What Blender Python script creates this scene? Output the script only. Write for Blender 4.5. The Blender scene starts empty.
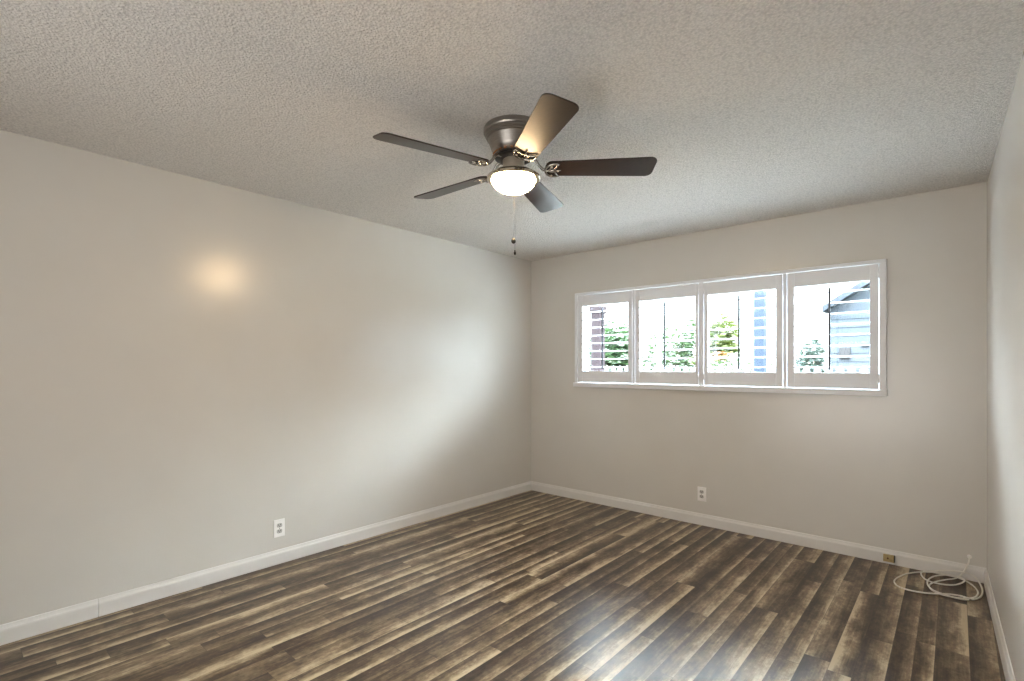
import bpy, bmesh, math, random
from mathutils import Vector, Matrix

scene = bpy.context.scene
PI = math.pi
R = math.radians

# ------------------------------------------------------------------ camera
cam_d = bpy.data.cameras.new('camera')
cam = bpy.data.objects.new('camera', cam_d)
scene.collection.objects.link(cam)
cam.location = (0.0, 0.0, 1.32)
cam.rotation_euler = (R(90), 0, R(41.09))
cam_d.sensor_width = 36.0
cam_d.lens = 508.0 / 1024.0 * 36.0
cam_d.shift_y = 25.5 / 1024.0
cam_d.clip_start = 0.02
scene.camera = cam

# ------------------------------------------------------------------ world, sun, large lights, exposure
world = bpy.data.worlds.new('bright_hazy_sky')
scene.world = world
world.use_nodes = True
# an overcast sky: pale near the horizon, several times brighter overhead
SKY_LOW, SKY_HIGH = 2.2, 84.0
wt = world.node_tree
bgn = wt.nodes['Background']
bgn.inputs['Color'].default_value = (0.87, 0.945, 1.0, 1)
wc = wt.nodes.new('ShaderNodeTexCoord')
wsep = wt.nodes.new('ShaderNodeSeparateXYZ')
wmr = wt.nodes.new('ShaderNodeMapRange')
wmr.interpolation_type = 'SMOOTHSTEP'
wmr.inputs['From Min'].default_value = 0.09
wmr.inputs['From Max'].default_value = 0.50
wmr.inputs['To Min'].default_value = SKY_LOW
wmr.inputs['To Max'].default_value = SKY_HIGH
wt.links.new(wc.outputs['Generated'], wsep.inputs[0])
wt.links.new(wsep.outputs['Z'], wmr.inputs['Value'])
wt.links.new(wmr.outputs['Result'], bgn.inputs['Strength'])

# added fill light behind the camera, in an opening made for it
fill_d = bpy.data.lights.new('rear_fill_light', 'AREA')
fill_d.shape = 'RECTANGLE'
fill_d.size = 2.0
fill_d.size_y = 1.95
fill_d.energy = 25.0
fill_d.color = (1.0, 0.98, 0.95)
fill_l = bpy.data.objects.new('rear_fill_light', fill_d)
scene.collection.objects.link(fill_l)
fill_l.location = (-1.2, -0.95, 0.95)
fill_l.rotation_euler = (R(128), 0, 0)     # shines into the room, a little upwards

scene.cycles.diffuse_bounces = 8
scene.cycles.max_bounces = 14
vs = scene.view_settings
vs.view_transform = 'Standard'
vs.look = 'None'
vs.exposure = 0.6
vs.gamma = 1.0
vs.use_curve_mapping = False
BULB = 84.0

# ------------------------------------------------------------------ helpers
def link(o):
    scene.collection.objects.link(o)
    return o

def tag(o, label=None, cat=None, group=None, kind=None):
    if label: o['label'] = label
    if cat: o['category'] = cat
    if group: o['group'] = group
    if kind: o['kind'] = kind
    return o

def obj(name, bm, m, parent=None, smooth=False, bevel=0, seg=2):
    me = bpy.data.meshes.new(name)
    bmesh.ops.recalc_face_normals(bm, faces=bm.faces[:])
    bm.to_mesh(me)
    bm.free()
    if smooth:
        for p in me.polygons:
            p.use_smooth = True
    me.materials.append(m)
    o = link(bpy.data.objects.new(name, me))
    if parent is not None:
        o.parent = parent
    if bevel:
        b = o.modifiers.new('bevel', 'BEVEL')
        b.width = bevel
        b.segments = seg
        b.limit_method = 'ANGLE'
        b.angle_limit = R(40)
    if smooth == 'auto':
        me.shade_auto = True if hasattr(me, 'shade_auto') else None
    return o

def sharp(o, angle=35):
    me = o.data
    bm = bmesh.new(); bm.from_mesh(me)
    for e in bm.edges:
        if len(e.link_faces) == 2 and e.calc_face_angle(0) > R(angle):
            e.smooth = False
    bm.to_mesh(me); bm.free()
    return o

def thing(name, loc, label, cat, group=None, rz=0.0):
    o = link(bpy.data.objects.new(name, None))
    o.empty_display_size = 0.05
    o.location = loc
    o.rotation_euler = (0, 0, rz)
    return tag(o, label, cat, group)

def struct(name, bm, m, label, cat, parent=None, **k):
    o = obj(name, bm, m, parent, **k)
    return tag(o, label, cat, None, 'structure')

def box(bm, x0, x1, y0, y1, z0, z1, mat=None):
    vs_ = [bm.verts.new((x, y, z)) for x in (x0, x1) for y in (y0, y1) for z in (z0, z1)]
    if mat is not None:
        for v in vs_: v.co = mat @ v.co
    for f in ((0, 1, 3, 2), (4, 6, 7, 5), (0, 4, 5, 1), (2, 3, 7, 6), (0, 2, 6, 4), (1, 5, 7, 3)):
        bm.faces.new([vs_[i] for i in f])
    return bm

def BX(*a, mat=None):
    return box(bmesh.new(), *a, mat=mat)

def prism(bm, poly, z0, z1, mat=None):
    """poly in the xy plane, extruded from z0 to z1"""
    a = [bm.verts.new((p[0], p[1], z0)) for p in poly]
    b = [bm.verts.new((p[0], p[1], z1)) for p in poly]
    if mat is not None:
        for v in a + b: v.co = mat @ v.co
    bm.faces.new(list(reversed(a)))
    bm.faces.new(b)
    n = len(poly)
    for i in range(n):
        bm.faces.new((a[i], a[(i + 1) % n], b[(i + 1) % n], b[i]))
    return bm

def lathe(bm, prof, n=48, c=(0, 0, 0)):
    rings = []
    for r, z in prof:
        if r < 1e-5:
            rings.append([bm.verts.new((c[0], c[1], c[2] + z))])
        else:
            rings.append([bm.verts.new((c[0] + r * math.cos(2 * PI * k / n), c[1] + r * math.sin(2 * PI * k / n), c[2] + z)) for k in range(n)])
    for a, b in zip(rings, rings[1:]):
        for k in range(n):
            k2 = (k + 1) % n
            if len(a) == 1 and len(b) == 1: continue
            if len(a) == 1: bm.faces.new((a[0], b[k2], b[k]))
            elif len(b) == 1: bm.faces.new((a[k], a[k2], b[0]))
            else: bm.faces.new((a[k], a[k2], b[k2], b[k]))
    return bm

def tube(bm, pts, rad, n=8, closed=False):
    pts = [Vector(p) for p in pts]
    m = len(pts)
    rads = rad if isinstance(rad, (list, tuple)) else [rad] * m
    rings = []
    up = Vector((0, 0, 1))
    prev = None
    for i, p in enumerate(pts):
        t = (pts[min(i + 1, m - 1)] - pts[max(i - 1, 0)]).normalized()
        s = t.cross(up) if prev is None else prev - t * prev.dot(t)
        if s.length < 1e-4: s = t.cross(Vector((1, 0, 0)))
        s.normalize(); prev = s
        q = t.cross(s)
        rings.append([bm.verts.new(p + (s * math.cos(2 * PI * k / n) + q * math.sin(2 * PI * k / n)) * rads[i]) for k in range(n)])
    for a, b in zip(rings, rings[1:]):
        for k in range(n):
            bm.faces.new((a[k], a[(k + 1) % n], b[(k + 1) % n], b[k]))
    bm.faces.new(list(reversed(rings[0]))); bm.faces.new(rings[-1])
    return bm

def ball(bm, c, r, sz=1.0, u=12, v=8):
    mt = Matrix.Translation(c) @ Matrix.Diagonal((r, r, r * sz, 1))
    bmesh.ops.create_uvsphere(bm, u_segments=u, v_segments=v, radius=1, matrix=mt)
    return bm

def spline(pts, sub=6):
    P = [Vector(p) for p in pts]
    out = []
    for i in range(len(P) - 1):
        p0, p1, p2, p3 = P[max(i - 1, 0)], P[i], P[i + 1], P[min(i + 2, len(P) - 1)]
        for k in range(sub):
            t = k / sub
            out.append(0.5 * ((2 * p1) + (p2 - p0) * t + (2 * p0 - 5 * p1 + 4 * p2 - p3) * t * t + (3 * p1 - p0 - 3 * p2 + p3) * t ** 3))
    out.append(P[-1])
    return out

# ------------------------------------------------------------------ materials
def mat(name, col, rough=0.5, metal=0.0, spec=0.5, noise=0.0, nscale=20.0, bump=0.0, bscale=100.0, bdist=0.002, stretch=None):
    m = bpy.data.materials.new(name)
    m.use_nodes = True
    nt = m.node_tree; N = nt.nodes; L = nt.links
    p = N['Principled BSDF']
    p.inputs['Base Color'].default_value = (*col, 1)
    p.inputs['Roughness'].default_value = rough
    p.inputs['Metallic'].default_value = metal
    p.inputs['Specular IOR Level'].default_value = spec
    tc = N.new('ShaderNodeTexCoord')
    src = tc.outputs['Object']
    if stretch:
        mp = N.new('ShaderNodeMapping'); mp.inputs['Scale'].default_value = stretch
        L.new(src, mp.inputs['Vector']); src = mp.outputs['Vector']
    if noise:
        t = N.new('ShaderNodeTexNoise'); t.inputs['Scale'].default_value = nscale; t.inputs['Detail'].default_value = 4
        L.new(src, t.inputs['Vector'])
        r = N.new('ShaderNodeMapRange'); r.inputs['From Min'].default_value = 0.3; r.inputs['From Max'].default_value = 0.7
        r.inputs['To Min'].default_value = 1 - noise; r.inputs['To Max'].default_value = 1 + noise
        L.new(t.outputs['Fac'], r.inputs['Value'])
        x = N.new('ShaderNodeVectorMath'); x.operation = 'SCALE'
        x.inputs[0].default_value = col
        L.new(r.outputs['Result'], x.inputs['Scale'])
        L.new(x.outputs['Vector'], p.inputs['Base Color'])
    if bump:
        t = N.new('ShaderNodeTexNoise'); t.inputs['Scale'].default_value = bscale; t.inputs['Detail'].default_value = 3
        L.new(src, t.inputs['Vector'])
        b = N.new('ShaderNodeBump'); b.inputs['Strength'].default_value = bump; b.inputs['Distance'].default_value = bdist
        L.new(t.outputs['Fac'], b.inputs['Height'])
        L.new(b.outputs['Normal'], p.inputs['Normal'])
    return m

M = {}
M['wall'] = mat('greige_eggshell_paint', (0.68, 0.662, 0.63), 0.25, spec=0.9, noise=0.015, nscale=3, bump=0.10, bscale=90, bdist=0.002)
M['trim'] = mat('white_gloss_paint', (0.74, 0.73, 0.715), 0.35, noise=0.02, nscale=8)
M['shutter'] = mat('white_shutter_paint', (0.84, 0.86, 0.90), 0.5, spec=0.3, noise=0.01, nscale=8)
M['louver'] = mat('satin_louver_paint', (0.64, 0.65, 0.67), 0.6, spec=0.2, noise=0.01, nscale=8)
M['rod'] = mat('backlit_dark_rod', (0.03, 0.04, 0.06), 0.4, noise=0.05)  # rod darkened in its colour to stand for its backlit silhouette
M['plastic'] = mat('white_plastic', (0.90, 0.89, 0.88), 0.35, noise=0.02)
M['recept'] = mat('grey_white_plastic', (0.50, 0.49, 0.48), 0.4, noise=0.02)
M['slot'] = mat('dark_slot', (0.02, 0.02, 0.02), 0.6, noise=0.05)
M['ivory'] = mat('aged_ivory_plastic', (0.42, 0.32, 0.15), 0.45, noise=0.2, nscale=60)
M['rust'] = mat('rusty_screw', (0.10, 0.03, 0.015), 0.6, noise=0.2, nscale=200)
M['cable'] = mat('white_cable_jacket', (0.82, 0.80, 0.75), 0.45, noise=0.04, nscale=30)
M['pewter'] = mat('brushed_pewter', (0.34, 0.315, 0.29), 0.36, metal=1.0, noise=0.12, nscale=30, stretch=(1, 1, 14))
M['nickel'] = mat('brushed_nickel', (0.74, 0.66, 0.54), 0.42, metal=0.7, noise=0.08, nscale=30, stretch=(1, 1, 14))
M['chrome'] = mat('bright_nickel', (0.42, 0.40, 0.37), 0.18, metal=1.0, noise=0.05, nscale=60)
M['copper'] = mat('copper_winding', (0.45, 0.22, 0.10), 0.35, metal=1.0, noise=0.1, nscale=80)
M['black'] = mat('black_metal', (0.02, 0.018, 0.016), 0.35, noise=0.1)
M['fob'] = mat('dark_bronze_fob', (0.03, 0.025, 0.02), 0.3, metal=0.6, noise=0.1)
M['blade'] = mat('dark_walnut_blade', (0.028, 0.017, 0.012), 0.33, spec=0.33, noise=0.35, nscale=18, stretch=(1.2, 16, 16))
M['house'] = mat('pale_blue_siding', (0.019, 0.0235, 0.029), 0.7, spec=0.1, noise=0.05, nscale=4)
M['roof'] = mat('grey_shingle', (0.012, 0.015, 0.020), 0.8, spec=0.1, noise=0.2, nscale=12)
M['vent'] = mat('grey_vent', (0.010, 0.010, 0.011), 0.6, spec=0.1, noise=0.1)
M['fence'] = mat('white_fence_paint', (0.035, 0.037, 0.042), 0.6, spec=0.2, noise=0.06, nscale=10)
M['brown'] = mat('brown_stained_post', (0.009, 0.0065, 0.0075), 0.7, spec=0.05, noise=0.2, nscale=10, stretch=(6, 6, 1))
M['post'] = mat('shade_tinted_white_post', (0.008, 0.0115, 0.018), 0.6, spec=0.05, noise=0.06, nscale=10)  # white post paint, with the blue of its shade put into the colour
M['bark'] = mat('grey_bark', (0.06, 0.045, 0.03), 0.9, noise=0.3, nscale=20)
M['lawn'] = mat('dry_lawn', (0.02, 0.022, 0.012), 0.95, noise=0.3, nscale=6, bump=0.5, bscale=60)
M['ground'] = mat('pale_concrete', (0.46, 0.46, 0.45), 0.85, noise=0.08, nscale=3, bump=0.3, bscale=40)
M['alu'] = mat('white_aluminium', (0.6, 0.65, 0.70), 0.35, noise=0.02)
M['eave'] = mat('white_soffit', (0.7, 0.7, 0.68), 0.7, noise=0.03)

def leaf_mat(name, col):
    m = mat(name, col, 0.55, noise=0.45, nscale=7)
    nt = m.node_tree; N = nt.nodes; L = nt.links
    p = N['Principled BSDF']
    tr = N.new('ShaderNodeBsdfTranslucent')
    tr.inputs['Color'].default_value = (col[0] * 1.3, col[1] * 1.5, col[2] * 0.8, 1)
    mx = N.new('ShaderNodeMixShader'); mx.inputs[0].default_value = 0.2
    out = N['Material Output']
    L.new(p.outputs[0], mx.inputs[1]); L.new(tr.outputs[0], mx.inputs[2]); L.new(mx.outputs[0], out.inputs['Surface'])
    return m
M['leaf_mid'] = leaf_mat('mid_green_leaves', (0.012, 0.028, 0.009))
M['leaf_pale'] = leaf_mat('pale_green_leaves', (0.017, 0.032, 0.012))
M['leaf_lime'] = leaf_mat('yellow_green_leaves', (0.032, 0.042, 0.006))
M['leaf_blue'] = leaf_mat('blue_green_leaves', (0.009, 0.022, 0.018))
M['flower'] = leaf_mat('orange_red_petals', (0.08, 0.022, 0.01))

def glass_mat():
    m = bpy.data.materials.new('window_glass'); m.use_nodes = True
    nt = m.node_tree; N = nt.nodes; L = nt.links
    N.remove(N['Principled BSDF'])
    t = N.new('ShaderNodeBsdfTransparent'); t.inputs['Color'].default_value = (0.93, 0.96, 0.96, 1)
    g = N.new('ShaderNodeBsdfGlossy'); g.inputs['Roughness'].default_value = 0.02
    f = N.new('ShaderNodeFresnel'); f.inputs['IOR'].default_value = 1.45
    mx = N.new('ShaderNodeMixShader')
    ge = N.new('ShaderNodeNewGeometry')
    fm = N.new('ShaderNodeMath'); fm.operation = 'MULTIPLY'
    bf = N.new('ShaderNodeMath'); bf.operation = 'SUBTRACT'; bf.inputs[0].default_value = 1.0
    L.new(ge.outputs['Backfacing'], bf.inputs[1]); L.new(f.outputs[0], fm.inputs[0]); L.new(bf.outputs[0], fm.inputs[1])
    L.new(fm.outputs[0], mx.inputs[0]); L.new(t.outputs[0], mx.inputs[1]); L.new(g.outputs[0], mx.inputs[2])
    L.new(mx.outputs[0], N['Material Output'].inputs['Surface'])
    return m
M['glass'] = glass_mat()

def bulb_mat():
    m = bpy.data.materials.new('lit_frosted_glass'); m.use_nodes = True
    nt = m.node_tree; N = nt.nodes; L = nt.links
    p = N['Principled BSDF']
    p.inputs['Base Color'].default_value = (0.9, 0.88, 0.82, 1)
    p.inputs['Roughness'].default_value = 0.3
    p.inputs['Emission Strength'].default_value = BULB
    tc = N.new('ShaderNodeTexCoord')
    n = N.new('ShaderNodeTexNoise'); n.inputs['Scale'].default_value = 9
    L.new(tc.outputs['Object'], n.inputs['Vector'])
    cr = N.new('ShaderNodeValToRGB')
    cr.color_ramp.elements[0].color = (1.0, 0.68, 0.36, 1)
    cr.color_ramp.elements[1].color = (1.0, 0.71, 0.40, 1)
    L.new(n.outputs['Fac'], cr.inputs[0]); L.new(cr.outputs[0], p.inputs['Emission Color'])
    return m
M['bulb'] = bulb_mat()

def ceiling_mat():
    m = mat('popcorn_ceiling', (0.90, 0.87, 0.83), 0.9, spec=0.2)
    nt = m.node_tree; N = nt.nodes; L = nt.links
    p = N['Principled BSDF']
    tc = [n for n in N if n.type == 'TEX_COORD'][0]
    n1 = N.new('ShaderNodeTexNoise'); n1.inputs['Scale'].default_value = 120; n1.inputs['Detail'].default_value = 6; n1.inputs['Roughness'].default_value = 0.75
    v = N.new('ShaderNodeTexVoronoi'); v.inputs['Scale'].default_value = 105
    for t in (n1, v): L.new(tc.outputs['Object'], t.inputs['Vector'])
    a = N.new('ShaderNodeMath'); a.operation = 'SUBTRACT'
    L.new(n1.outputs['Fac'], a.inputs[0])
    vm = N.new('ShaderNodeMath'); vm.operation = 'MULTIPLY'; vm.inputs[1].default_value = 0.75
    L.new(v.outputs['Distance'], vm.inputs[0]); L.new(vm.outputs[0], a.inputs[1])
    b = N.new('ShaderNodeBump'); b.inputs['Strength'].default_value = 0.9; b.inputs['Distance'].default_value = 0.014
    L.new(a.outputs[0], b.inputs['Height']); L.new(b.outputs['Normal'], p.inputs['Normal'])
    r = N.new('ShaderNodeMapRange'); r.inputs['From Min'].default_value = -0.2; r.inputs['From Max'].default_value = 0.45
    r.inputs['To Min'].default_value = 0.84; r.inputs['To Max'].default_value = 1.12
    L.new(a.outputs[0], r.inputs['Value'])
    x = N.new('ShaderNodeVectorMath'); x.operation = 'SCALE'; x.inputs[0].default_value = (0.90, 0.87, 0.83)
    L.new(r.outputs['Result'], x.inputs['Scale']); L.new(x.outputs['Vector'], p.inputs['Base Color'])
    return m
M['ceiling'] = ceiling_mat()

def floor_mat():
    m = bpy.data.materials.new('laminate_planks'); m.use_nodes = True
    nt = m.node_tree; N = nt.nodes; L = nt.links
    p = N['Principled BSDF']
    tc = N.new('ShaderNodeTexCoord')
    sx = N.new('ShaderNodeSeparateXYZ'); L.new(tc.outputs['Object'], sx.inputs[0])
    def mth(op, a, b=None, c=None):
        n = N.new('ShaderNodeMath'); n.operation = op
        for i, q in enumerate((a, b, c)):
            if q is None: continue
            if isinstance(q, (int, float)): n.inputs[i].default_value = q
            else: L.new(q, n.inputs[i])
        return n.outputs[0]
    def white(*vals):
        c = N.new('ShaderNodeCombineXYZ')
        for i, q in enumerate(vals):
            if isinstance(q, (int, float)): c.inputs[i].default_value = q
            else: L.new(q, c.inputs[i])
        w = N.new('ShaderNodeTexWhiteNoise'); w.noise_dimensions = '3D'
        L.new(c.outputs[0], w.inputs['Vector'])
        return w.outputs['Value']
    def comb(x, y, z):
        c = N.new('ShaderNodeCombineXYZ')
        for i, q in enumerate((x, y, z)):
            if isinstance(q, (int, float)): c.inputs[i].default_value = q
            else: L.new(q, c.inputs[i])
        return c.outputs[0]
    def noise(vec, scale, detail=4, rough=0.55):
        t = N.new('ShaderNodeTexNoise'); t.inputs['Scale'].default_value = scale
        t.inputs['Detail'].default_value = detail; t.inputs['Roughness'].default_value = rough
        L.new(vec, t.inputs['Vector'])
        return t.outputs['Fac']
    X, Y = sx.outputs[0], sx.outputs[1]
    p.inputs['Specular IOR Level'].default_value = 0.36
    PAIR, LEN = 0.19, 0.86
    # boards of two strips whose widths vary from board to board
    u = mth('DIVIDE', mth('ADD', X, 10.02), PAIR)
    brd = mth('FLOOR', u); fb = mth('FRACT', u)
    split = mth('ADD', 0.36, mth('MULTIPLY', white(brd, 2.2, 8.1), 0.28))
    second = mth('GREATER_THAN', fb, split)
    row = mth('ADD', mth('MULTIPLY', brd, 2.0), second)
    wdt = mth('ADD', split, mth('MULTIPLY', second, mth('SUBTRACT', 1.0, mth('MULTIPLY', split, 2.0))))
    fu = mth('DIVIDE', mth('SUBTRACT', fb, mth('MULTIPLY', second, split)), wdt)
    off = white(row, 3.3, 0.7)
    v = mth('ADD', mth('DIVIDE', Y, mth('ADD', 0.62, mth('MULTIPLY', white(row, 6.1, 2.9), 0.55))), mth('MULTIPLY', off, 7.31))
    cell = mth('FLOOR', v); fv = mth('FRACT', v)
    tone = white(row, cell, 1.1)
    amp = white(row, cell, 5.7)
    flip = mth('GREATER_THAN', white(row, cell, 9.2), 0.86)
    # each strip runs from a dark edge to a light edge
    wob = noise(comb(mth('MULTIPLY', X, 3), mth('MULTIPLY', Y, 1.4), mth('MULTIPLY', tone, 9)), 2.2, 3)
    g0 = mth('ABSOLUTE', mth('SUBTRACT', flip, fu))
    g = mth('ADD', g0, mth('MULTIPLY', mth('SUBTRACT', wob, 0.5), 0.9))
    gp = mth('SMOOTH_MIN', mth('MAXIMUM', g, 0.0), 1.0, 0.1)
    gg = mth('POWER', gp, 1.5)
    grain = noise(comb(mth('MULTIPLY', X, 55), mth('MULTIPLY', Y, 2.6), mth('MULTIPLY', tone, 31)), 1.0, 6, 0.7)
    blot = noise(comb(mth('MULTIPLY', X, 16), mth('MULTIPLY', Y, 7), mth('MULTIPLY', amp, 17)), 1.0, 5, 0.65)
    f = mth('MULTIPLY', gg, mth('ADD', mth('MULTIPLY', amp, 0.65), 0.33))
    f = mth('ADD', f, mth('MULTIPLY', mth('SUBTRACT', tone, 0.4), 0.30))
    f = mth('ADD', f, mth('MULTIPLY', mth('SUBTRACT', grain, 0.5), 1.0))
    f = mth('ADD', f, mth('MULTIPLY', mth('SUBTRACT', blot, 0.5), 1.0))
    mott = noise(comb(mth('MULTIPLY', X, 60), mth('MULTIPLY', Y, 34), mth('MULTIPLY', amp, 23)), 1.0, 5, 0.7)
    f = mth('ADD', f, mth('MULTIPLY', mth('SUBTRACT', mott, 0.5), 0.7))
    f = mth('ADD', f, 0.16)
    cr = N.new('ShaderNodeValToRGB')
    e = cr.color_ramp.elements
    e[0].position = 0.0; e[0].color = (0.022, 0.013, 0.008, 1)
    e[1].position = 1.0; e[1].color = (0.52, 0.425, 0.28, 1)
    q = e.new(0.28); q.color = (0.072, 0.045, 0.026, 1)
    q = e.new(0.60); q.color = (0.20, 0.145, 0.088, 1)
    L.new(f, cr.inputs[0])
    # thin joints
    ju = mth('LESS_THAN', mth('MINIMUM', fu, mth('SUBTRACT', 1.0, fu)), 0.012)
    jv = mth('LESS_THAN', mth('MINIMUM', fv, mth('SUBTRACT', 1.0, fv)), 0.0016)
    j = mth('MAXIMUM', ju, jv)
    mx = N.new('ShaderNodeMix'); mx.data_type = 'RGBA'
    L.new(mth('MULTIPLY', j, 0.6), mx.inputs[0])
    L.new(cr.outputs[0], mx.inputs[6]); mx.inputs[7].default_value = (0.02, 0.013, 0.009, 1)
    L.new(mx.outputs[2], p.inputs['Base Color'])
    rr = N.new('ShaderNodeMapRange'); rr.inputs['To Min'].default_value = 0.27; rr.inputs['To Max'].default_value = 0.38
    L.new(grain, rr.inputs['Value']); L.new(rr.outputs['Result'], p.inputs['Roughness'])
    b = N.new('ShaderNodeBump'); b.inputs['Strength'].default_value = 0.12; b.inputs['Distance'].default_value = 0.002
    L.new(mth('SUBTRACT', grain, j), b.inputs['Height']); L.new(b.outputs['Normal'], p.inputs['Normal'])
    return m
M['floor'] = floor_mat()

# ------------------------------------------------------------------ the room shell
XL, YB, H, YF = -3.41, 4.22, 2.44, -0.65
YH = -2.2                                    # far end of the closed space added behind the rear opening
XR0, SL = 0.145, 0.0235                      # right wall: x at the back corner, drift per metre towards the camera
def xr(y): return XR0 + (YB - y) * SL
T = 0.14
wx0, wx1, wz0, wz1 = -2.812, -0.372, 1.145, 2.022      # hole of the window in the back wall
struct('floor', BX(XL - T, 0.6, YH - T, YB + T, -0.12, 0.0), M['floor'], 'dark brown wood plank laminate floor', 'floor')
struct('ceiling', BX(XL - T, 0.6, YH - T, YB + T, H, H + 0.12), M['ceiling'], 'off white popcorn textured ceiling', 'ceiling')
struct('wall_left', BX(XL - T, XL, YH - T, YB + T, 0, H), M['wall'], 'long beige wall on the left with an outlet near the floor', 'wall')
b = bmesh.new()
box(b, XL, wx0, YB, YB + T, 0, H); box(b, wx1, 0.42, YB, YB + T, 0, H)
box(b, wx0, wx1, YB, YB + T, 0, wz0); box(b, wx0, wx1, YB, YB + T, wz1, H)
struct('wall_back', b, M['wall'], 'beige far wall holding the shuttered window', 'wall')
b = prism(bmesh.new(), [(xr(YB), YB), (xr(YH - T), YH - T), (xr(YH - T) + T, YH - T), (xr(YB) + T, YB)], 0, H)
struct('wall_right', b, M['wall'], 'beige wall seen edge on at the right', 'wall')
b = bmesh.new()
dx0, dx1, dz = -2.25, -0.15, 2.08
box(b, XL, dx0, YF - T, YF, 0, H); box(b, dx1, xr(YF), YF - T, YF, 0, H); box(b, dx0, dx1, YF - T, YF, dz, H)
struct('wall_front', b, M['wall'], 'beige wall behind the viewer with a made-up opening for the fill light', 'wall')  # opening made up to let the added fill light into the room

struct('wall_sky_block', BX(XL, xr(YH), YH - T, YH, 0, H), M['wall'], 'unseen end wall added behind the opening to keep the sky out', 'wall')  # unseen wall, added so that no skylight enters from behind

# baseboards: flat board with a sloped, rounded top edge
BB = [(0, 0), (0.014, 0), (0.014, 0.064), (0.0125, 0.071), (0.009, 0.076), (0.0065, 0.083), (0.0045, 0.091), (0.0, 0.093)]
def baseboard(name, a, c, n, label, seam=None):
    a, c, n = Vector((*a, 0)), Vector((*c, 0)), Vector((*n, 0)).normalized()
    bm = bmesh.new()
    cuts = [0.0, 1.0] if seam is None else [0.0, seam - 0.0003, seam + 0.0003, 1.0]
    for i in range(0, len(cuts), 2):
        rings = []
        for t in (cuts[i], cuts[i + 1]):
            q = a.lerp(c, t)
            rings.append([bm.verts.new(q + n * d + Vector((0, 0, z))) for d, z in BB])
        k = len(BB)
        for j in range(k):
            bm.faces.new((rings[0][j], rings[0][(j + 1) % k], rings[1][(j + 1) % k], rings[1][j]))
        bm.faces.new(rings[0]); bm.faces.new(list(reversed(rings[1])))
    return struct(name, bm, M['trim'], label, 'baseboard')
baseboard('baseboard_left', (XL, YF), (XL, YB), (1, 0), 'white baseboard along the left wall with one butt joint', seam=(0.585 - YF) / (YB - YF))
baseboard('baseboard_back', (XL, YB), (XR0, YB), (0, -1), 'white baseboard under the window wall')
baseboard('baseboard_right', (xr(YB), YB), (xr(YF), YF), (-1, -SL), 'white baseboard along the right wall')

# ------------------------------------------------------------------ the window
win = link(bpy.data.objects.new('window_1', None))
win.location = ((wx0 + wx1) / 2, YB, wz0)
tag(win, 'wide white framed window with plantation shutters in the far wall', 'window', None, 'structure')
WO = Vector(win.location)
def wpart(name, bm, m, **k):
    bmesh.ops.translate(bm, vec=-WO, verts=bm.verts[:])
    return obj(name, bm, m, win, **k)
fx0, fx1, fz0, fz1 = -2.832, -0.345, 1.117, 2.036
yf0, yf1 = 4.188, 4.30
wpart('frame_head', BX(fx0, fx1, yf0, YB, 2.012, fz1), M['shutter'], bevel=0.003)
wpart('frame_jamb', BX(fx0, -2.804, yf0, YB, 1.158, 2.012), M['shutter'], bevel=0.003)
wpart('frame_jamb', BX(-0.383, fx1, yf0, YB, 1.158, 2.012), M['shutter'], bevel=0.003)
wpart('sill', BX(fx0 - 0.008, fx1 + 0.006, 4.172, YB, fz0, 1.158), M['shutter'], bevel=0.004)
for x0, x1 in ((-2.2075, -2.1845), (-1.602, -1.564), (-0.969, -0.946)):
    wpart('mullion_post', BX(x0, x1, 4.194, 4.235, 1.158, 2.012), M['shutter'], bevel=0.002)
# the glazing behind: aluminium frame, fixed lite and a sliding sash with a screen
b = bmesh.new()
gx0, gx1, gz0, gz1 = wx0, wx1, wz0, wz1
box(b, gx0, gx1, 4.28, 4.345, gz0, gz0 + 0.035); box(b, gx0, gx1, 4.28, 4.345, gz1 - 0.03, gz1)
box(b, gx0, gx0 + 0.03, 4.28, 4.345, gz0 + 0.035, gz1 - 0.03); box(b, gx1 - 0.03, gx1, 4.28, 4.345, gz0 + 0.035, gz1 - 0.03)
wpart('glazing_frame', b, M['alu'])
sd = wpart('sash', box(box(bmesh.new(), -2.02, -1.985, 4.287, 4.307, gz0 + 0.036, gz1 - 0.031), -2.781, -2.745, 4.287, 4.307, gz0 + 0.036, gz1 - 0.031), M['alu'])
wpart('pane', BX(-2.744, -2.021, 4.295, 4.299, gz0 + 0.036, gz1 - 0.031), M['glass'])
wpart('pane', BX(-1.984, gx1 - 0.031, 4.318, 4.322, gz0 + 0.036, gz1 - 0.031), M['glass'])

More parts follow.
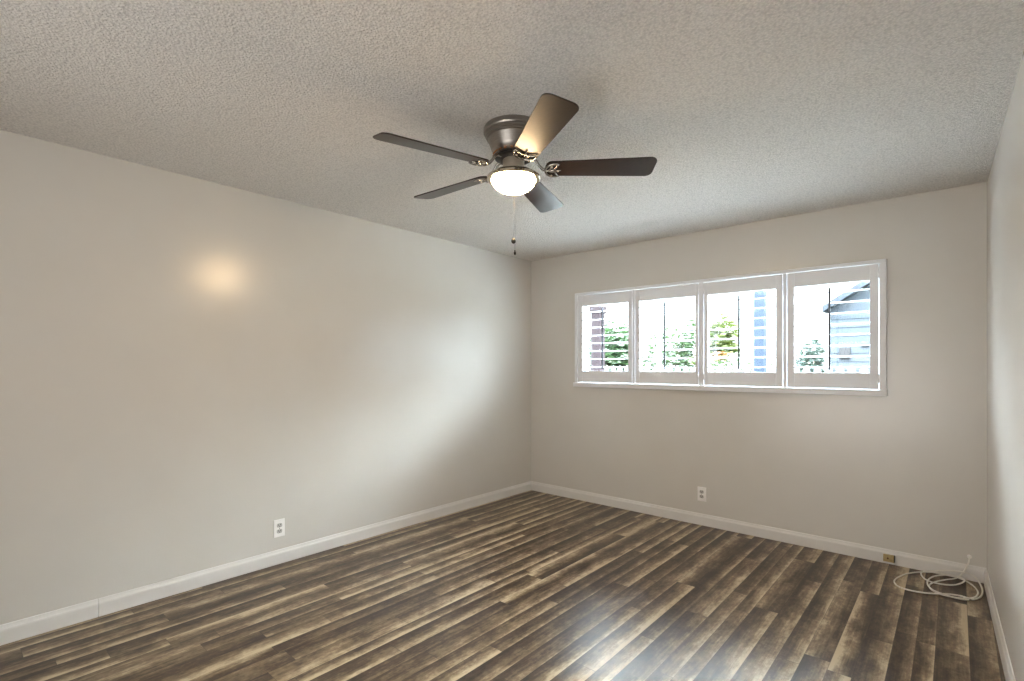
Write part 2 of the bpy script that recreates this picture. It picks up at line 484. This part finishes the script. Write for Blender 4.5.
def shutter(x0, x1, ox0, ox1, tilt, label):
    z0, z1 = 1.1615, 2.0085
    oz0, oz1 = 1.272, 1.902
    ya, yb = 4.196, 4.224
    xm = (x0 + x1) / 2
    t = thing('shutter_panel', (xm, (ya + yb) / 2, z0), label, 'window shutter', 'plantation shutter panels in the window')
    O = Vector(t.location)
    def P(name, bm, m, **k):
        bmesh.ops.translate(bm, vec=-O, verts=bm.verts[:])
        return obj(name, bm, m, t, **k)
    P('stile', BX(x0, ox0, ya, yb, z0, z1), M['shutter'], bevel=0.002)
    P('stile', BX(ox1, x1, ya, yb, z0, z1), M['shutter'], bevel=0.002)
    P('top_rail', BX(ox0, ox1, ya + 0.001, yb - 0.001, oz1, z1), M['shutter'], bevel=0.002)
    P('bottom_rail', BX(ox0, ox1, ya + 0.001, yb - 0.001, z0, oz0), M['shutter'], bevel=0.002)
    yc = (ya + yb) / 2
    n = 8
    w2, th = 0.0415, 0.0052
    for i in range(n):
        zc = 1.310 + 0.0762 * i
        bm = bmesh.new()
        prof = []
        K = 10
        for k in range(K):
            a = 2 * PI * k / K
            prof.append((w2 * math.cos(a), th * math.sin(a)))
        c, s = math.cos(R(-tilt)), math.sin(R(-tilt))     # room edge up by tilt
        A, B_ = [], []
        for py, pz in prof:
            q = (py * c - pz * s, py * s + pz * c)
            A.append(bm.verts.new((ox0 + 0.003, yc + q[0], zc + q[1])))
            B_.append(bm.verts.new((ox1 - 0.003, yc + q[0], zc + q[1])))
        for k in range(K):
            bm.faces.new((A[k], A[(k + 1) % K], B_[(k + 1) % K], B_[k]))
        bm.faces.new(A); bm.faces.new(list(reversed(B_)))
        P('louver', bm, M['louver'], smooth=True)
    xr_ = (ox0 + ox1) / 2
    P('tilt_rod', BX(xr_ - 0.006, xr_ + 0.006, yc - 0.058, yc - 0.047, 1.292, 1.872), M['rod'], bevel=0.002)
    for zc in (1.235, 1.94):
        hx = x0 if tilt_hinge_left(x0) else x1
        P('hinge', lathe(bmesh.new(), [(0, -0.028), (0.0045, -0.028), (0.0045, 0.028), (0, 0.028)], 10, (hx, ya - 0.003, zc)), M['shutter'], smooth=True)
    return t
def tilt_hinge_left(x0): return x0 < -2.3 or (-1.7 < x0 < -1.2)
shutter(-2.800, -2.2115, -2.746, -2.252, 1, 'leftmost white shutter panel, brown post showing behind its louvers')
shutter(-2.1805, -1.606, -2.139, -1.632, 6, 'second white shutter panel from the left, pale green leaves behind its louvers')
shutter(-1.560, -0.973, -1.528, -1.018, -2, 'white shutter panel with the white, shade-tinted post seen behind its right half')
shutter(-0.942, -0.387, -0.894, -0.436, -4, 'rightmost white shutter panel, neighbouring pale house seen through it')

# ------------------------------------------------------------------ ceiling fan
FX, FY = -1.572, 1.814
YAW = R(41.09)
fan = thing('ceiling_fan', (FX, FY, H), 'pewter ceiling fan with five dark wooden blades and a lit glass bowl', 'ceiling fan')
def F_(name, bm, m, parent=None, **k):
    return obj(name, bm, m, parent or fan, **k)
o = F_('canopy', lathe(bmesh.new(), [(0, 0), (0.139, 0), (0.142, -0.006), (0.142, -0.022), (0.138, -0.028), (0.133, -0.030), (0.133, -0.040), (0.128, -0.043),
    (0.128, -0.050), (0.124, -0.053), (0, -0.053)], 64), M['pewter'], smooth=True); sharp(o, 25)
o = F_('motor_housing', lathe(bmesh.new(), [(0, -0.053), (0.122, -0.053), (0.119, -0.062), (0.113, -0.078), (0.108, -0.092), (0.105, -0.100),
    (0.1005, -0.106), (0.092, -0.117), (0.078, -0.128), (0.070, -0.131), (0, -0.131)], 64), M['pewter'], smooth=True); sharp(o, 25)
for k in range(20):                                   # cooling slots round the flared foot of the motor
    a = 2 * PI * k / 20
    mt = Matrix.Rotation(a, 4, 'Z') @ Matrix.Translation((0.0885, 0, -0.1185)) @ Matrix.Rotation(R(43), 4, 'Y')
    F_('vent_slot', BX(-0.013, 0.013, -0.0055, 0.0055, -0.002, 0.004, mat=mt), M['copper'])
o = F_('flywheel', lathe(bmesh.new(), [(0, -0.131), (0.086, -0.131), (0.088, -0.134), (0.088, -0.142), (0.080, -0.146), (0.055, -0.147), (0, -0.147)], 48), M['black'], smooth=True); sharp(o)
o = F_('switch_housing', lathe(bmesh.new(), [(0, -0.147), (0.050, -0.147), (0.0515, -0.150), (0.0515, -0.190), (0.054, -0.194), (0.054, -0.198), (0, -0.198)], 48), M['nickel'], smooth=True); sharp(o)
M['fitter'] = mat('polished_nickel', (0.60, 0.54, 0.45), 0.16, metal=1.0, noise=0.05, nscale=40)
o = F_('light_fitter', lathe(bmesh.new(), [(0, -0.198), (0.056, -0.198), (0.075, -0.202), (0.100, -0.212), (0.120, -0.224), (0.127, -0.231), (0.127, -0.240),
    (0.122, -0.244), (0.1075, -0.244), (0.105, -0.239), (0, -0.239)], 64), M['fitter'], smooth=True); sharp(o)
prof = [(0.104, -0.2395)]
for k in range(1, 13):
    a = PI / 2 * k / 12
    prof.append((0.104 * math.cos(a) if k < 12 else 0, -0.240 - 0.064 * math.sin(a)))
o = F_('glass_bowl', lathe(bmesh.new(), prof, 64), M['bulb'], smooth=True)
tag(o, 'glowing frosted glass bowl')

BLADE_Z, R0, R1 = -0.191, 0.148, 0.660
def blade_poly():
    w0, w1 = 0.056, 0.073
    pts = []
    for k in range(9):                                  # rounded root
        a = PI / 2 + PI * k / 8
        pts.append((R0 + 0.030 + 0.030 * math.cos(a), w0 * math.sin(a)))
    rc = 0.034
    for cx_, cy_, a0 in ((R1 - rc, -w1 + rc, -PI / 2), (R1 - rc - 0.004, w1 - rc, 0)):
        for k in range(7):
            a = a0 + PI / 2 * k / 6
            pts.append((cx_ + rc * math.cos(a), cy_ + rc * math.sin(a)))
    return pts
def make_blade(ang, first):
    rot = Matrix.Rotation(ang, 4, 'Z')
    tw = Matrix.Rotation(R(-12), 4, 'X')
    # blade iron: an arm from the flywheel and a forked, crescent-shaped holder under the blade root
    bm = bmesh.new()
    tube(bm, [(0.070, 0, -0.140), (0.088, 0.0, -0.139), (0.104, 0.004, -0.150), (0.120, 0.006, -0.174), (0.136, 0.003, -0.192), (0.152, 0, -0.1985), (0.170, 0, -0.1985)],
         [0.009, 0.009, 0.0075, 0.007, 0.0075, 0.008, 0.006], 10)
    hold = bmesh.new()
    for s in (-1, 1):
        arc = [(0.150, s * 0.004), (0.153, s * 0.018), (0.160, s * 0.032), (0.172, s * 0.043), (0.188, s * 0.048), (0.204, s * 0.049), (0.214, s * 0.046)]
        tube(hold, [(x, y, -0.006) for x, y in arc], [0.006, 0.0065, 0.0065, 0.006, 0.0055, 0.0045, 0.003], 8)
        arc = [(0.214, s * 0.046), (0.203, s * 0.034), (0.196, s * 0.018), (0.193, 0.0)]
        tube(hold, [(x, y, -0.006) for x, y in arc], [0.003, 0.004, 0.005, 0.005], 8)
        arc = [(0.160, s * 0.003), (0.170, s * 0.012), (0.180, s * 0.015), (0.193, s * 0.010)]
        tube(hold, [(x, y, -0.006) for x, y in arc], 0.0035, 8)
    tube(hold, [(0.165, 0, -0.006), (0.195, 0, -0.006), (0.222, 0, -0.006)], [0.006, 0.005, 0.003], 8)
    hm = Matrix.Translation((0, 0, BLADE_Z - 0.003)) @ tw
    for v in hold.verts: v.co = hm @ v.co
    tmp = bpy.data.meshes.new('tmp'); hold.to_mesh(tmp); hold.free(); bm.from_mesh(tmp); bpy.data.meshes.remove(tmp)
    for v in bm.verts: v.co = rot @ v.co
    iron = F_('blade_iron', bm, M['chrome'], smooth=True)
    for x, y in ((0.178, 0.034), (0.178, -0.034), (0.208, 0.0)):
        sm = bmesh.new(); ball(sm, (x, y, -0.0115), 0.0055, 0.55, 10, 6)
        for v in sm.verts: v.co = rot @ hm @ v.co
        obj('screw', sm, M['nickel'], iron, smooth=True)
    bm = prism(bmesh.new(), blade_poly(), -0.003, 0.003, mat=rot @ Matrix.Translation((0, 0, BLADE_Z)) @ tw)
    F_('blade', bm, M['blade'], bevel=0.0015)
for k in range(5):
    make_blade(YAW + R(-3.0 + 72 * k), k == 0)
# two pull chains hanging from the switch housing, with fobs
def pull_chain(x, y, z0, z1, fob_r, fob_s):
    bm = bmesh.new()
    n = int((z0 - z1) / 0.0048)
    tube(bm, [(x, y, z0), (x, y, (z0 + z1) / 2), (x, y, z1)], 0.0004, 5)
    for k in range(n):
        ball(bm, (x, y, z0 - (k + 0.5) * (z0 - z1) / n), 0.0011, 1, 6, 4)
    ch = F_('pull_chain', bm, M['fob'], smooth=True)
    f = bmesh.new()
    ball(f, (x, y, z1 - fob_r * fob_s), fob_r, fob_s, 16, 10)
    tube(f, [(x, y, z1 + 0.006), (x, y, z1)], [0.002, 0.004], 8)
    obj('fob', f, M['fob'], ch, smooth=True)
fwd = Vector((-math.sin(YAW), math.cos(YAW)))
pull_chain(-0.0 * fwd.x, -0.0, -0.304, -0.517, 0.0115, 1.1)
pull_chain(0.004, 0.0052, -0.304, -0.578, 0.0055, 1.6)

# ------------------------------------------------------------------ outlets, jack, cable
def outlet(loc, rz, label):
    t = thing('wall_outlet', loc, label, 'wall outlet', rz=rz)
    # local frame: plate in xz, facing -y
    obj('cover_plate', BX(-0.036, 0.036, -0.006, 0.0, -0.058, 0.058), M['plastic'], t, bevel=0.002)
    for s in (-1, 1):
        bm = bmesh.new()
        pts = []
        for k in range(16):
            a = 2 * PI * k / 16
            pts.append((0.0175 * max(-0.95, min(0.95, 1.15 * math.cos(a))), 0.0145 * max(-0.92, min(0.92, 1.1 * math.sin(a)))))
        prism(bm, pts, 0, 0.003, mat=Matrix.Translation((0, -0.006, s * 0.0195)) @ Matrix.Rotation(R(90), 4, 'X'))
        r = obj('receptacle', bm, M['recept'], t)
        for x in (-0.0065, 0.0065):
            obj('slot', BX(x - 0.0016, x + 0.0016, -0.0094, -0.0088, s * 0.0195 - 0.001, s * 0.0195 + 0.008), M['slot'], r)
        g = obj('ground_hole', lathe(bmesh.new(), [(0, -0.0003), (0.0028, -0.0003), (0.0028, 0.0003), (0, 0.0003)], 10), M['slot'], r)
        g.location = (0, -0.0091, s * 0.0195 - 0.006); g.rotation_euler = (R(90), 0, 0)
    sc = obj('screw', ball(bmesh.new(), (0, 0, 0), 0.003, 0.5, 10, 6), M['slot'], t, smooth=True)
    sc.location = (0, -0.0065, 0); sc.rotation_euler = (R(90), 0, 0)
    return t
outlet((XL, 1.538, 0.236), R(90), 'white duplex outlet low on the long left wall')
outlet((-1.585, YB, 0.256), 0, 'white duplex outlet on the far wall below the window')

jack = thing('phone_jack', (-0.333, YB - 0.014, 0.040), 'small yellowed jack block fixed to the baseboard near the coiled cable', 'wall jack')
obj('housing', BX(-0.029, 0.029, -0.020, 0.0, -0.022, 0.024), M['ivory'], jack, bevel=0.002)
obj('end_cap', BX(0.0292, 0.032, -0.0195, 0.0, -0.021, 0.023), M['brown'], jack)
s = obj('screw', ball(bmesh.new(), (0, 0, 0), 0.0055, 0.5, 12, 8), M['rust'], jack, smooth=True)
s.location = (-0.004, -0.0205, 0.002); s.rotation_euler = (R(90), 0, 0)

CABLE = [(0.067, 4.214, 0.143), (0.066, 4.195, 0.141), (0.061, 4.183, 0.11), (0.046, 4.183, 0.066), (0.025, 4.183, 0.027), (-0.001, 4.168, 0.006), (-0.044, 4.108, 0.005), (-0.086, 4.036, 0.005),
 (-0.111, 3.972, 0.005), (-0.116, 3.92, 0.005), (-0.101, 3.865, 0.005), (-0.064, 3.83, 0.005), (-0.019, 3.826, 0.005), (0.025, 3.839, 0.005), (0.065, 3.873, 0.005), (0.092, 3.931, 0.005),
 (0.1, 4.017, 0.005), (0.082, 4.102, 0.006), (0.046, 4.16, 0.009), (-0.001, 4.18, 0.013), (-0.06, 4.183, 0.015), (-0.114, 4.178, 0.012), (-0.174, 4.145, 0.006), (-0.226, 4.072, 0.005),
 (-0.266, 3.965, 0.005), (-0.28, 3.882, 0.005), (-0.266, 3.818, 0.005), (-0.23, 3.784, 0.005), (-0.172, 3.78, 0.005), (-0.117, 3.792, 0.007), (-0.063, 3.822, 0.010), (-0.019, 3.848, 0.011),
 (0.025, 3.860, 0.011), (0.056, 3.852, 0.010), (0.081, 3.858, 0.009), (0.110, 3.933, 0.006), (0.121, 4.05, 0.006), (0.110, 4.170, 0.012), (0.084, 4.181, 0.041), (0.037, 4.176, 0.052),
 (-0.02, 4.176, 0.046), (-0.079, 4.178, 0.031), (-0.129, 4.172, 0.014), (-0.158, 4.142, 0.011), (-0.16, 4.092, 0.011), (-0.142, 4.027, 0.011), (-0.114, 3.993, 0.012), (-0.076, 3.989, 0.011),
 (-0.038, 4.003, 0.010), (-0.001, 4.033, 0.010), (0.031, 4.096, 0.011), (0.044, 4.15, 0.016), (0.018, 4.172, 0.020), (-0.02, 4.172, 0.021), (-0.06, 4.160, 0.014), (-0.098, 4.108, 0.012),
 (-0.12, 4.032, 0.013), (-0.126, 3.961, 0.013), (-0.117, 3.895, 0.013), (-0.092, 3.842, 0.013), (-0.048, 3.817, 0.013), (-0.003, 3.805, 0.012), (0.034, 3.815, 0.009), (0.058, 3.84, 0.006)]
cab = thing('coaxial_cable', (-0.05, 4.0, 0.0), 'loosely coiled white cable on the floor coming out of the corner wall', 'cable')
bm = tube(bmesh.new(), [Vector(p) - Vector(cab.location) for p in spline(CABLE, 6)], 0.0043, 8)
obj('cord', bm, M['cable'], cab, smooth=True)
e0, e1 = Vector(CABLE[-1]) - cab.location, Vector((0.078, 3.862, 0.006)) - cab.location
obj('connector', tube(bmesh.new(), [e0, e0.lerp(e1, 0.4), e1], [0.0052, 0.0055, 0.0055], 8), M['pewter'], cab, smooth=True)
bush = lathe(bmesh.new(), [(0, 0), (0.012, 0), (0.0115, 0.004), (0.007, 0.006), (0, 0.006)], 20)
bo = obj('wall_bushing', bush, M['plastic'], cab, smooth=True)
bo.location = Vector((0.067, YB, 0.143)) - cab.location
bo.rotation_euler = (R(90), 0, 0)

# ------------------------------------------------------------------ outdoors, beyond the shutters
struct('ground', BX(-40, 25, YB + T, 60, -0.40, -0.16), M['lawn'], 'lawn outside beyond the patio', 'ground')
struct('patio', BX(-9, 5, YB + T, 8.2, -0.16, -0.15), M['ground'], 'pale concrete patio outside under the window', 'patio')

def post(x, y, w, m, label, z1=2.75):
    t = thing('patio_post', (x, y, -0.15), label, 'post')
    obj('shaft', BX(-w / 2, w / 2, -w / 2, w / 2, 0, z1 + 0.15), m, t, bevel=0.008)
    obj('base_trim', BX(-w / 2 - 0.02, w / 2 + 0.02, -w / 2 - 0.02, w / 2 + 0.02, 0, 0.14), m, t, bevel=0.008)
    obj('cap_trim', BX(-w / 2 - 0.02, w / 2 + 0.02, -w / 2 - 0.02, w / 2 + 0.02, z1 + 0.05, z1 + 0.15), m, t, bevel=0.008)
    return t
post(-3.98, 6.5, 0.15, M['brown'], 'dark brown square post outside behind the leftmost shutter panel', 2.2)
post(-1.748, 6.5, 0.115, M['post'], 'white square post tinted shade blue outside behind the third shutter panel')
post(-4.22, 6.4, 0.06, M['post'], 'slim pale post outside at the left edge of the leftmost shutter', 2.3)

# neighbour's house, gable end towards us
hs = thing('neighbour_house', (0.6, 12.0, -0.15), 'pale blue sided house with a sloping gable seen through the rightmost shutter', 'house')
hx0, hx1, rx, ez, rz_ = -2.5, 2.5, 0.0, 2.62, 4.25
b = bmesh.new()
A = [b.verts.new((x, 0, z)) for x, z in ((hx0, 0), (hx1, 0), (hx1, ez), (rx, rz_), (hx0, ez))]
B_ = [b.verts.new((v.co.x, 6, v.co.z)) for v in A]
b.faces.new(A); b.faces.new(list(reversed(B_)))
for i in range(5): b.faces.new((A[i], B_[i], B_[(i + 1) % 5], A[(i + 1) % 5]))
obj('wall', b, M['house'], hs)
b = bmesh.new()
for k in range(14):
    z = 0.2 + 0.17 * k
    box(b, hx0, hx1, -0.014, 0.0, z, z + 0.02)
obj('siding_boards', b, M['house'], hs)
for s in (-1, 1):
    ex = hx0 if s < 0 else hx1
    d = Vector((ex - rx, 0, ez - rz_)).normalized()
    e = Vector((rx, 0, rz_)) + d * ((Vector((ex - rx, 0, ez - rz_)).length) + 0.12)
    n = Vector((-d.z, 0, d.x)) * (-1 if (-d.z * 0 + d.x) < 0 else 1)
    b = bmesh.new()
    pr = [Vector((rx, 0, rz_)), e, e + Vector((0, 0, 0.12)), Vector((rx, 0, rz_ + 0.14))]
    a = [b.verts.new((p.x, -0.25, p.z)) for p in pr]; c = [b.verts.new((p.x, 6.2, p.z)) for p in pr]
    b.faces.new(a); b.faces.new(list(reversed(c)))
    for i in range(4): b.faces.new((a[i], c[i], c[(i + 1) % 4], a[(i + 1) % 4]))
    obj('roof_slope', b, M['roof'], hs)
v1 = obj('vent', BX(-2.34, -2.16, -0.06, 0.0, 1.62, 1.84), M['vent'], hs, bevel=0.01)
v2 = obj('vent', BX(-1.99, -1.86, -0.05, 0.0, 1.85, 1.95), M['house'], hs, bevel=0.01)

# white picket fence across the yard
fn = thing('picket_fence', (-3.2, 8.5, -0.15), 'low white picket fence across the yard behind the window', 'fence')
for z in (0.35, 1.15):
    obj('rail', BX(-3.4, 3.4, 0.012, 0.05, z, z + 0.08), M['fence'], fn)
pk = prism(bmesh.new(), [(-0.045, 0), (0.045, 0), (0.045, 1.40), (0.0, 1.46), (-0.045, 1.40)], 0, 0.02, mat=Matrix.Rotation(R(90), 4, 'X'))
p0 = obj('picket', pk, M['fence'], fn)
p0.location = (-3.35, 0.011, 0.02)
for k in range(1, 49):
    c = p0.copy(); c.parent = fn; link(c); c.location = (-3.35 + 0.14 * k, 0.011, 0.02)

# shrubs and small trees: a stem and a crown of leaves
def foliage(bm, c, rx_, ry_, rz2, n, size, rnd):
    for _ in range(n):
        while True:
            p = Vector((rnd.uniform(-1, 1), rnd.uniform(-1, 1), rnd.uniform(-1, 1)))
            if 0.25 < p.length < 1: break
        p = Vector((c[0] + p.x * rx_, c[1] + p.y * ry_, c[2] + p.z * rz2))
        s = size * rnd.uniform(0.6, 1.3)
        q = Matrix.Rotation(rnd.uniform(0, 2 * PI), 3, 'Z') @ Matrix.Rotation(rnd.uniform(-1.2, 1.2), 3, 'X')
        pts = [(-0.45, 0, 0), (0, -0.25, 0.05), (0.6, 0, -0.05), (0, 0.25, 0.05)]
        v = [bm.verts.new(p + q @ (Vector(a) * s)) for a in pts]
        bm.faces.new((v[0], v[1], v[2])); bm.faces.new((v[0], v[2], v[3]))
def tree(name, x, y, h, blobs, m, size, n, label, cat, seed, flower=None):
    rnd = random.Random(seed)
    t = thing(name, (x, y, -0.15), label, cat)
    tp = max(b_[2] for b_ in blobs)
    bm = bmesh.new()
    tube(bm, [(0, 0, 0), (0.02, 0.01, h * 0.3), (-0.01, 0, h * 0.6), (0, 0, h * 0.85)], [0.05, 0.04, 0.03, 0.012], 8)
    for k in range(5):
        a = rnd.uniform(0, 2 * PI); z = h * rnd.uniform(0.35, 0.65)
        tube(bm, [(0, 0, z), (0.12 * math.cos(a), 0.12 * math.sin(a), z + 0.15), (0.25 * math.cos(a), 0.25 * math.sin(a), z + 0.35)], [0.018, 0.012, 0.006], 6)
    obj('stem', bm, M['bark'], t, smooth=True)
    bm = bmesh.new()
    for (bx_, by_, bz_, r1, r2, frac) in blobs:
        foliage(bm, (bx_, by_, bz_ + 0.15), r1, r1, r2, int(n * frac), size, rnd)
    obj('foliage', bm, m, t)
    if flower:
        bm = bmesh.new()
        for (bx_, by_, bz_, r1, r2, nn) in flower:
            foliage(bm, (bx_, by_, bz_ + 0.15), r1, r1, r2, nn, size * 0.8, rnd)
        obj('blossoms', bm, M['flower'], t)
    return t
tree('leafy_tree', -5.85, 10.2, 2.4, [(0, 0, 1.35, 0.62, 1.0, 0.6), (0.25, 0, 1.0, 0.5, 0.8, 0.4)], M['leaf_mid'], 0.14, 7000,
     'mid green leafy tree behind the right half of the leftmost shutter', 'tree', 1)
tree('leafy_tree', -5.2, 12.2, 2.7, [(-0.2, 0, 1.4, 0.7, 0.9, 0.5), (0.5, 0.2, 1.5, 0.55, 1.05, 0.5)], M['leaf_pale'], 0.12, 4600,
     'loose pale green tree seen through the second shutter', 'tree', 2)
tree('leafy_tree', -3.55, 10.3, 2.5, [(0.05, 0, 1.95, 0.34, 0.42, 0.5), (-0.15, 0, 1.35, 0.42, 0.5, 0.35), (0.15, 0, 1.6, 0.3, 0.2, 0.15)], M['leaf_lime'], 0.12, 1700,
     'yellow green tree behind the left half of the third shutter', 'tree', 3)
tree('flowering_bush', -2.95, 9.3, 1.5, [(0, 0, 1.05, 0.5, 0.5, 0.7), (0.45, 0.1, 1.0, 0.35, 0.45, 0.3)], M['leaf_pale'], 0.08, 2200,
     'bush with orange red blossoms low behind the third shutter', 'bush', 4, flower=[(-0.15, -0.1, 1.48, 0.22, 0.10, 70)])
tree('leafy_tree', -1.95, 10.5, 1.9, [(0, 0, 1.3, 0.22, 0.55, 0.6), (-0.1, 0, 1.35, 0.3, 0.25, 0.4)], M['leaf_blue'], 0.09, 1800,
     'small blue green tree beside the house in the rightmost shutter', 'tree', 5)
tree('low_bush', -2.55, 11.2, 1.3, [(0, 0, 1.05, 0.40, 0.35, 1.0)], M['leaf_pale'], 0.09, 1000,
     'low pale bush at the bottom left of the rightmost shutter', 'bush', 6)
